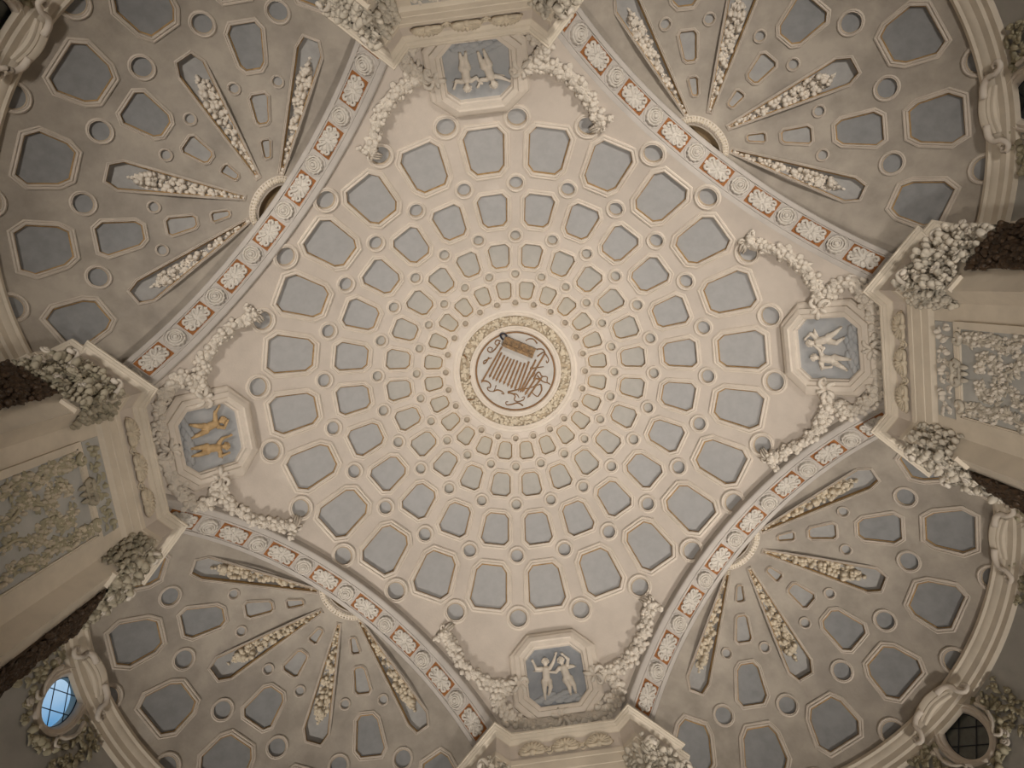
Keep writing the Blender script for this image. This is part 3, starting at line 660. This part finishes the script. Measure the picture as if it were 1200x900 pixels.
        for i in range(300):
            u = random.uniform(-.02, L+.05); z = zc_+random.uniform(-.55,.52); d = random.uniform(.0,.07)+.10*max(0, (z-zc_+.2))
            T_ = random.choice([LEAF, LEAF, BERRY, DAISY, ROSE, BERRY]); (mb if T_ is LEAF else fb).put(T_, JP(u, z, d), n3, random.uniform(0,6.3), random.choice((.03,.04,.045,.065))*(1.6 if T_ is LEAF else .9), sz=1.6)
        d5 = unit(Cc_-Bc); L5 = np.linalg.norm(Cc_-Bc); n5 = np.array([d5[1], -d5[0]]); n5 = n5 if n5 @ np.array([-1,0]) > 0 else -n5
        n53 = P3(n5, 0)
        for i in range(110):
            u = random.uniform(-.02, L5+.02); z = zc_+random.uniform(-.52,.35); d = random.uniform(.0,.04)+.06*max(0, (z-zc_+.2))
            T_ = random.choice([LEAF, LEAF, BERRY, DAISY, BERRY]); (mb if T_ is LEAF else fb).put(T_, P3(Bc+d5*u+n5*d, z), n53, random.uniform(0,6.3), random.choice((.03,.04,.05))*(1.6 if T_ is LEAF else .9), sz=1.5)
        mb.obj('capital_leaves', LEAFSHADE if key == 'left' else LEAFGREY, pr, kind='stuff'); fb.obj('capital_fruit', FRUITSHADE if key == 'left' else FOLI, pr, kind='stuff')
        for u, z in ((.12,.45),(L-.12,.45)):
            P = [(u-.10, zc_+z-.25, .08),(u-.06, zc_+z-.08, .16),(u+.02, zc_+z, .2),(u+.09, zc_+z-.05, .2),(u+.06, zc_+z-.12, .2),(u+.02, zc_+z-.08, .2)]
            V, F = tube(smooth_path([JP(*p) for p in P], 14), .035, 6); obj('volute', V, F, STUCCO, pr)
        for u, z, r_ in ((.3,-.1,.075),(.65,.12,.08),(.95,-.15,.075),(.55,-.32,.07),(1.1,.15,.07),(.2,.2,.07)):
            x_, y_, z_ = frame_of(n3); inst('rose', ROSE_ME, mat4(JP(u, zc_+z, .09), x_, y_, z_, r_), pr)
        V, F = box(JP(.10, ZLIP-1.74, .02), .24, .07, .06, d3, n3, Zv); obj('astragal', V, F, CORNICE, pr, smooth=False)
        # dark carved strip
        zt2, zb2 = ZLIP-1.72, .6
        mb = MB(); mb.add(*box(JP(.68, (zt2+zb2)/2, .01), .66, .04, zt2-zb2, d3, n3, Zv)); mb.obj('dark_strip', DARK, pr, smooth=False)
        mb = MB()
        for i in range(900):
            z = zt2-random.uniform(0, 1)**1.3*5.0; u = .68+random.uniform(-.36,.36)
            T_ = random.choice([LEAF, LEAF, LEAF, DAISY, BERRY]); mb.put(T_, JP(u, z, .03), n3, random.uniform(1.0,2.2)*random.choice((-1,1)), random.uniform(.04,.075)*(1.7 if T_ is LEAF else .7), sz=1.2)
        mb.obj('dark_carving', DARK, pr, kind='stuff')
# ------------------------------------------------------------------ medallions with putti, garlands
def capsule(mb, a, b, ra, rb, seg=10):
    a, b = np.asarray(a, float), np.asarray(b, float); ra, rb = ra*1.16, rb*1.16; d = b-a; L = np.linalg.norm(d); d = d/L if L > 1e-6 else np.array([0,0,1.])
    x = unit(np.cross(d, (.31,.17,.93))); y = np.cross(d, x); Ls = []
    for k in range(4): th = -math.pi/2+math.pi/2*(k+.35)/4.0; Ls.append((a+d*ra*math.sin(th), ra*math.cos(th)))
    for k in range(4): th = math.pi/2*(k+.65)/4.0-.0; Ls.append((b+d*rb*math.sin(th), rb*math.cos(th)))
    an = np.arange(seg)*2*math.pi/seg
    mb.add(*loops([c+r*(np.cos(an)[:,None]*x+np.sin(an)[:,None]*y) for c, r in Ls], True, True, True))
def ellipsoid(mb, c, rx, ry, rz, X=(1,0,0), Y=(0,1,0), Z=(0,0,1), seg=12):
    X, Y, Z, c = map(lambda v: np.asarray(v, float), (X, Y, Z, c)); an = np.arange(seg)*2*math.pi/seg
    Ls = [c+Z*rz*math.sin(t)+math.cos(t)*(np.cos(an)[:,None]*X*rx+np.sin(an)[:,None]*Y*ry) for t in np.linspace(-1.45, 1.45, 9)]
    mb.add(*loops(Ls, True, True, True))
def putto(name, to_w, pose, m, parent):
    """to_w maps (right, up, out) of the relief to the world. pose: joints in units of body height."""
    H = pose['H']; j = {k: np.array(v, float)*H for k, v in pose['j'].items()}
    mb = MB()
    pel, chest, neck, head = j['pelvis'], j['chest'], j['neck'], j['head']
    up = unit(chest-pel)
    capsule(mb, pel, chest, .098*H, .092*H, 12); ellipsoid(mb, pel*.55+chest*.45+np.array([0,0,.02*H]), .105*H, .12*H, .09*H)   # belly
    capsule(mb, chest, neck, .075*H, .045*H); capsule(mb, neck, head, .042*H, .05*H)
    hr = .098*H; ellipsoid(mb, head, hr*.88, hr*1.06, hr*.95)
    hu = unit(head-neck); f = unit(np.array(pose.get('face', (0,0,1.)), float)); f = unit(f-hu*(f@hu)); sd = np.cross(hu, f)
    ellipsoid(mb, head-hu*hr*.38+f*hr*.50, hr*.55, hr*.45, hr*.5)                       # jaw and cheeks
    for s_ in (-1, 1):
        ellipsoid(mb, head-hu*hr*.30+f*hr*.62+sd*s_*hr*.36, hr*.30, hr*.28, hr*.28); ellipsoid(mb, head+sd*s_*hr*.92-hu*hr*.08, hr*.14, hr*.24, hr*.18)
        ellipsoid(mb, head+hu*hr*.16+f*hr*.88+sd*s_*hr*.34, hr*.16, hr*.10, hr*.10)     # brow over each eye
    capsule(mb, head+hu*hr*.05+f*hr*.92, head-hu*hr*.18+f*hr*1.10, hr*.10, hr*.15, 8); capsule(mb, head-hu*hr*.46+f*hr*.98-sd*hr*.14, head-hu*hr*.46+f*hr*.98+sd*hr*.14, hr*.08, hr*.08, 8)
    for s_ in 'lr':
        sh_, el, wr = j['sh_'+s_], j['el_'+s_], j['wr_'+s_]; hd = unit(wr-el)
        capsule(mb, chest*.6+sh_*.4, sh_, .065*H, .052*H); capsule(mb, sh_, el, .050*H, .040*H); capsule(mb, el, wr, .040*H, .026*H)
        pal = wr+hd*.045*H; capsule(mb, wr, pal, .026*H, .026*H)
        px_ = unit(np.cross(hd, (0.1,.2,1))); py_ = np.cross(hd, px_)
        for k, (o_, l_) in enumerate(((-.024,.036),(-.008,.044),(.008,.042),(.024,.032))):
            b_ = pal+px_*o_*H; k1 = b_+hd*l_*.7*H; k2 = k1+unit(hd+py_*.7)*l_*.5*H; capsule(mb, b_, k1, .011*H, .010*H, 6); capsule(mb, k1, k2, .010*H, .008*H, 6)
        th = wr+hd*.018*H-px_*.022*H; capsule(mb, th, th+unit(hd-px_*.9)*.034*H, .012*H, .009*H, 6)
        hip, kn, an = j['hip_'+s_], j['kn_'+s_], j['an_'+s_]
        capsule(mb, pel*.5+hip*.5, hip, .085*H, .080*H); capsule(mb, hip, kn, .078*H, .054*H); mid_ = kn*.65+an*.35; capsule(mb, kn, mid_, .050*H, .050*H); capsule(mb, mid_, an, .048*H, .029*H)
        toe = an+unit(np.array(pose.get('toe_'+s_, (0,-.3,1)), float))*.075*H; capsule(mb, an, toe, .032*H, .022*H)
    V = np.concatenate(mb.V); Vw = np.array([to_w(*v) for v in V])
    o = obj(name, Vw, mb.F, m, parent)
    r = o.modifiers.new('remesh', 'REMESH'); r.mode = 'VOXEL'; r.voxel_size = .0085*H/.72; r.use_smooth_shade = True
    sm = o.modifiers.new('smooth', 'SMOOTH'); sm.factor = .5; sm.iterations = 3
    # hair and wings
    hm = MB()
    for k in range(26):
        a1, a2 = k*2.4, math.acos(1-1.25*(k+.5)/26); d = hu*math.cos(a2)+math.sin(a2)*(math.cos(a1)*f+math.sin(a1)*sd)
        if d@f > .62 and d@hu < .62: continue
        ellipsoid(hm, head+d*hr*.93, hr*.26, hr*.26, hr*.22, seg=7)
    obj('hair', [to_w(*v) for v in np.concatenate(hm.V)], hm.F, m, o)
    for s_ in (-1, 1):
        wb = chest+np.array([s_*.05*H, .02*H, -.06*H]); wd = pose['wing'][0 if s_ < 0 else 1]
        if wd is None: continue
        wd = unit(np.array(wd, float)); nx = unit(np.cross(wd, (0,0,1))); wm = MB()
        for k in range(5):
            L_ = (.30-.035*k)*H; dd = unit(wd+nx*s_*(-.15*k)); P = [wb+dd*L_*t_+np.array([0,0,.02*H*math.sin(3*t_)]) for t_ in np.linspace(0,1,5)]
            wm.add(*tube(P, .035*H, 6, [.6,1,1,.8,.3]))
        obj('wing', [to_w(*v) for v in np.concatenate(wm.V)], wm.F, m, o)
    return o
def body(lean=0, **kw):
    j = dict(pelvis=(0,-.06,.10), chest=(.0,.16,.12), neck=(0,.27,.12), head=(0,.39,.14), sh_l=(-.115,.22,.12), sh_r=(.115,.22,.12), el_l=(-.22,.10,.13), el_r=(.22,.10,.13),
             wr_l=(-.28,.02,.16), wr_r=(.28,.02,.16), hip_l=(-.065,-.12,.10), hip_r=(.065,-.12,.10), kn_l=(-.07,-.32,.14), kn_r=(.07,-.32,.14), an_l=(-.07,-.52,.09), an_r=(.07,-.52,.09))
    j.update(kw)
    cl, sl = math.cos(lean), math.sin(lean)
    return {k: (v[0]*cl-v[1]*sl, v[0]*sl+v[1]*cl, v[2]) for k, v in j.items()}
POSES = {
 'bottom': [dict(at=(-.18,-.01), H=.70, j=body(-.06, el_r=(.22,.36,.14), wr_r=(.30,.56,.14), el_l=(-.26,.22,.14), wr_l=(-.33,.40,.15), kn_r=(.10,-.30,.17), an_r=(.03,-.47,.10)), face=(.3,0,1), wing=((-1,.1,0),None), toe_l=(0,-1,.5)),
            dict(at=(.20,-.02), H=.70, j=body(.22, el_l=(-.24,.14,.14), wr_l=(-.40,.20,.16), el_r=(.20,.36,.14), wr_r=(.12,.50,.16), kn_l=(-.04,-.33,.14), kn_r=(.10,-.33,.12)), face=(-.4,0,1), wing=(None,(1,.1,0)))],
 'right': [dict(at=(.16,.04), H=.68, j=body(.18, el_r=(.24,.30,.14), wr_r=(.16,.44,.16), el_l=(-.20,.06,.15), wr_l=(-.30,.14,.16), kn_l=(-.14,-.30,.15), an_l=(-.05,-.50,.10), kn_r=(.12,-.32,.13), an_r=(.22,-.50,.1)), face=(-.3,0,1), wing=(None,(1,.35,0))),
           dict(at=(-.19,-.02), H=.68, j=body(-.15, el_r=(.22,.26,.15), wr_r=(.32,.40,.16), el_l=(-.24,.14,.14), wr_l=(-.20,-.02,.16), kn_l=(-.12,-.30,.16), an_l=(-.22,-.46,.10)), face=(.5,0,1), wing=((-1,.3,0),None))],
 'left': [dict(at=(-.20,.0), H=.68, j=body(.2, el_r=(.20,.34,.14), wr_r=(.10,.46,.16), el_l=(-.26,.26,.14), wr_l=(-.36,.40,.15), kn_l=(-.16,-.30,.15), an_l=(-.26,-.44,.1)), face=(.3,0,1), wing=((-1,.2,0),None)),
          dict(at=(.19,-.04), H=.68, j=body(-.12, el_l=(-.22,.30,.15), wr_l=(-.26,.50,.16), el_r=(.24,.20,.14), wr_r=(.20,.40,.16), kn_r=(.10,-.33,.16), an_r=(.12,-.52,.1)), face=(-.3,0,1), wing=(None,(1,.3,0)))],
 'top': [dict(at=(-.18,.0), H=.70, j=body(.25, el_r=(.24,.16,.14), wr_r=(.34,.26,.16), el_l=(-.24,.30,.14), wr_l=(-.36,.42,.15)), face=(.3,0,1), wing=((-1,.2,0),None)),
         dict(at=(.20,.0), H=.70, j=body(.0, el_l=(-.24,.14,.14), wr_l=(-.32,.26,.16), el_r=(.24,.16,.15), wr_r=(.30,.30,.16), kn_l=(-.04,-.33,.13), kn_r=(.05,-.33,.13)), face=(-.3,0,1), wing=(None,(1,.2,0)))]}
MAZ = {'right': -1.2, 'bottom': 90.0, 'left': 180.4, 'top': 270.8}
GAR = [(5.10,24.2),(5.20,22.4),(5.40,19.6),(5.54,16.4),(5.62,13.4),(5.65,10.6),(5.66,8.2)]
FES = [(5.62,9.4),(5.76,10.9),(5.88,10.2),(5.96,7.4),(5.99,3),(6.0,-1),(5.97,-6.8),(5.90,-9.9),(5.77,-10.7),(5.63,-9.0)]
SIDE = {'right': ('lower', 'upper'), 'left': ('upper', 'lower'), 'bottom': ('left', 'right'), 'top': ('right', 'left')}
for key, deg in MAZ.items():
    A = math.radians(deg); rad = np.array([math.cos(A), math.sin(A)])
    fsh = {'right': .13, 'left': .08, 'top': .09, 'bottom': .04}[key]
    def SP(rho, dg_, h=0, A=A): a = A+math.radians(dg_); return SAIL.on(SAIL.lift(rho*math.cos(a), rho*math.sin(a)), h)
    c = SP({'right': 5.66, 'left': 5.61, 'top': 5.63, 'bottom': 5.56}[key], 0, .15); n = SAIL.n(SP(5.62, 0)); upv = SP(5.3,0)-SP(5.9,0); upv = unit(upv-n*(upv@n)); rt = np.cross(upv, n)
    hx, hy = .82, .82
    md = thing('putti_medallion', {'left': 'octagonal medallion with two ochre gilded putti, by the left pier', 'right': 'octagonal medallion with two white putti on pale blue, by the right pier',
               'bottom': 'octagonal medallion with two upright white putti on dark blue clouds, bottom', 'top': 'octagonal medallion with two white putti, partly hidden by the top pier'}[key], 'medallion', c, 'putti medallions of the pendentives')
    def octo(k, out, hx=hx, hy=hy, cc=.36):
        P = [(-hx+cc,-hy),(hx-cc,-hy),(hx,-hy+cc),(hx,hy-cc),(hx-cc,hy),(-hx+cc,hy),(-hx,hy-cc),(-hx,-hy+cc)]
        Q = offset_poly(np.array(P), k); return np.array([c+rt*a+upv*b+n*out for a, b in Q])
    V, F = loops([octo(-.03,-.26),octo(-.03,.0),octo(.0,.03),octo(.07,.045),octo(.075,.09),octo(.16,.11),octo(.18,.08),octo(.24,.07),octo(.25,.02),octo(.275,.01),octo(.28,-.06)])
    o = obj('octagon_frame', V, F, FRAME, md, smooth=False)
    q = octo(.275,-.05); V = np.vstack([q, c-n*.05]); obj('blue_ground', V, [(i, (i+1) % 8, 8) for i in range(8)], SKYBACK if key == 'bottom' else MEDBACK, md, smooth=False)
    def toM(u, v, d, c=c, rt=rt, upv=upv, n=n): return c+rt*u+upv*v+n*(d-.05)
    for k, (u0, v0, wdt) in enumerate(((-.18,-.42,.26),(.20,-.44,.24),(0,-.36,.3))):
        mb = MB()
        for i in range(6): ellipsoid(mb, (u0+wdt*(i/5-.5)*1.5, v0+.04*math.sin(i*2.1), .0), .10, .055, .045, seg=9)
        obj('cloud', [toM(*v) for v in np.concatenate(mb.V)], mb.F, MEDBACK, md)
    for ps in POSES[key]:
        putto('putto', lambda u, v, d, ps=ps, toM=toM: toM(u+ps['at'][0], v+ps['at'][1], d-.035), ps, GOLD if key == 'left' else STUCCO, md)
    # garlands: one on each side, one below
    def garland(label, P, width, clumps, ends):
        Q = smooth_path([(r, d) for r, d in P], int(12+len(P)*5)); e0 = SP(*Q[len(Q)//2], .05)
        gd = thing('flower_garland', label, 'garland', e0, 'stucco flower garlands round the putti medallions'); mb = MB()
        nq = len(Q)
        for i, (r, d) in enumerate(Q):
            t_ = i/(nq-1); wd = width*(.55+.45*math.sin(math.pi*min(1, max(0, t_*.9+.08))))
            for k in range(4):
                u = random.uniform(-1,1); q = SP(r+random.uniform(-.03,.03), d+random.uniform(-.3,.3)); nn = SAIL.n(q)
                j2 = Q[min(i+1,nq-1)], Q[max(i-1,0)]; tg = unit(SP(*j2[0])-SP(*j2[1])); sd_ = np.cross(nn, tg)
                q = q+sd_*u*wd+nn*(.02+.07*math.sqrt(max(0,1-u*u)))
                T_ = random.choice([DAISY, BERRY, BERRY, LEAF, ROSE]); mb.put(T_, q, unit(nn+sd_*u*.6), random.uniform(0,6.3), random.uniform(.04,.062)*(1.4 if T_ is LEAF else 1), sz=1.2)
        mb.add(*tube([SP(r, d, .03) for r, d in Q], width*.75, 8))
        mb.obj('flower_rope', STUCCO, gd, kind='stuff')
        for i in range(2, nq-1, 4):
            r, d = Q[i]; q = SP(r, d, .115); x_, y_, z_ = frame_of(SAIL.n(q)); inst('rose', ROSE_ME, mat4(q, x_, y_, z_, .07), gd)
        for (r, d) in clumps:
            q0 = SP(r, d, .1); nn = SAIL.n(q0); x_, y_, _ = frame_of(nn); mb = MB()
            for a_, L_ in ((.4,.20),(1.5,.15),(2.6,.19),(3.9,.17),(5.2,.21)):
                e_ = x_*math.cos(a_)+y_*math.sin(a_); f_ = y_*math.cos(a_)-x_*math.sin(a_)
                P_ = [q0+nn*.02, q0+nn*.12+e_*L_*.4+f_*.04, q0+nn*.10+e_*L_*.8+f_*.05, q0+nn*.03+e_*L_, q0+nn*.05+e_*L_*.8-f_*.05, q0+nn*.08+e_*L_*.5-f_*.02]
                mb.add(*tube(smooth_path(P_, 11), .034, 5, [.8,1,1.2,1.2,1.2,1.1,1,1,.9,.8,.5]))
            for i in range(16):
                q = q0+x_*random.uniform(-.14,.14)+y_*random.uniform(-.14,.14)+nn*random.uniform(-.02,.04); T_ = random.choice([LEAF, DAISY, BERRY]); mb.put(T_, q, nn, random.uniform(0,6.3), random.uniform(.04,.055)*(1.4 if T_ is LEAF else 1), sz=1.2)
            mb.obj('ribbon_knot', STUCCO, gd)
        for (r, d, r2, d2) in ends:
            q0 = SP(r, d, .05); q1 = SP(r2, d2, .05); nn = SAIL.n(q0); mb = MB(); tg = unit(q1-q0); sd_ = np.cross(nn, tg)
            qe = q0-tg*.26
            for k in (-1, 0, 1): mb.add(*tube(smooth_path([q0+nn*.02, q0-tg*.12+sd_*k*.05+nn*.05, qe+sd_*k*.035], 7), .028, 5, [1,1,1,.9,.8,.6,.4]))
            mb.add(*tube(smooth_path([q0, q0+sd_*.10+nn*.06, q0+sd_*.12-tg*.1+nn*.03, q0+nn*.02], 9), .025, 5)); mb.add(*tube(smooth_path([q0, q0-sd_*.10+nn*.06, q0-sd_*.12-tg*.1+nn*.03, q0+nn*.02], 9), .025, 5))
            mb.obj('ribbon_bow', STUCCO, gd)
            mb = MB()
            for k in range(26):
                u_ = random.random(); q = q0+(tg*.25*u_)*1.0+sd_*random.uniform(-.05,.05)*(1-u_*.3)+nn*random.uniform(.0,.08); T_ = random.choice([BERRY, DAISY, LEAF]); mb.put(T_, q, nn, random.uniform(0,6.3), random.uniform(.035,.05)*(1.4 if T_ is LEAF else 1))
            mb.obj('tassel', STUCCO, gd, kind='stuff')
    for s_ in (1, -1):
        sn = SIDE[key][0 if s_ > 0 else 1]
        garland('white stucco flower garland swung from a ribbon to the %s side of the %s medallion' % (sn, key), [(r, d*s_) for r, d in GAR], .105, [(5.64, 7.6*s_)], [(5.09, 24.3*s_, 5.28, 26.2*s_)])
    garland('white stucco flower festoon looped round the pier side of the %s medallion' % key, [(r+fsh*(1 if abs(d) < 9.95 else .5), d*1.04) for r, d in FES], .13, [(5.97+fsh, 0)], [])
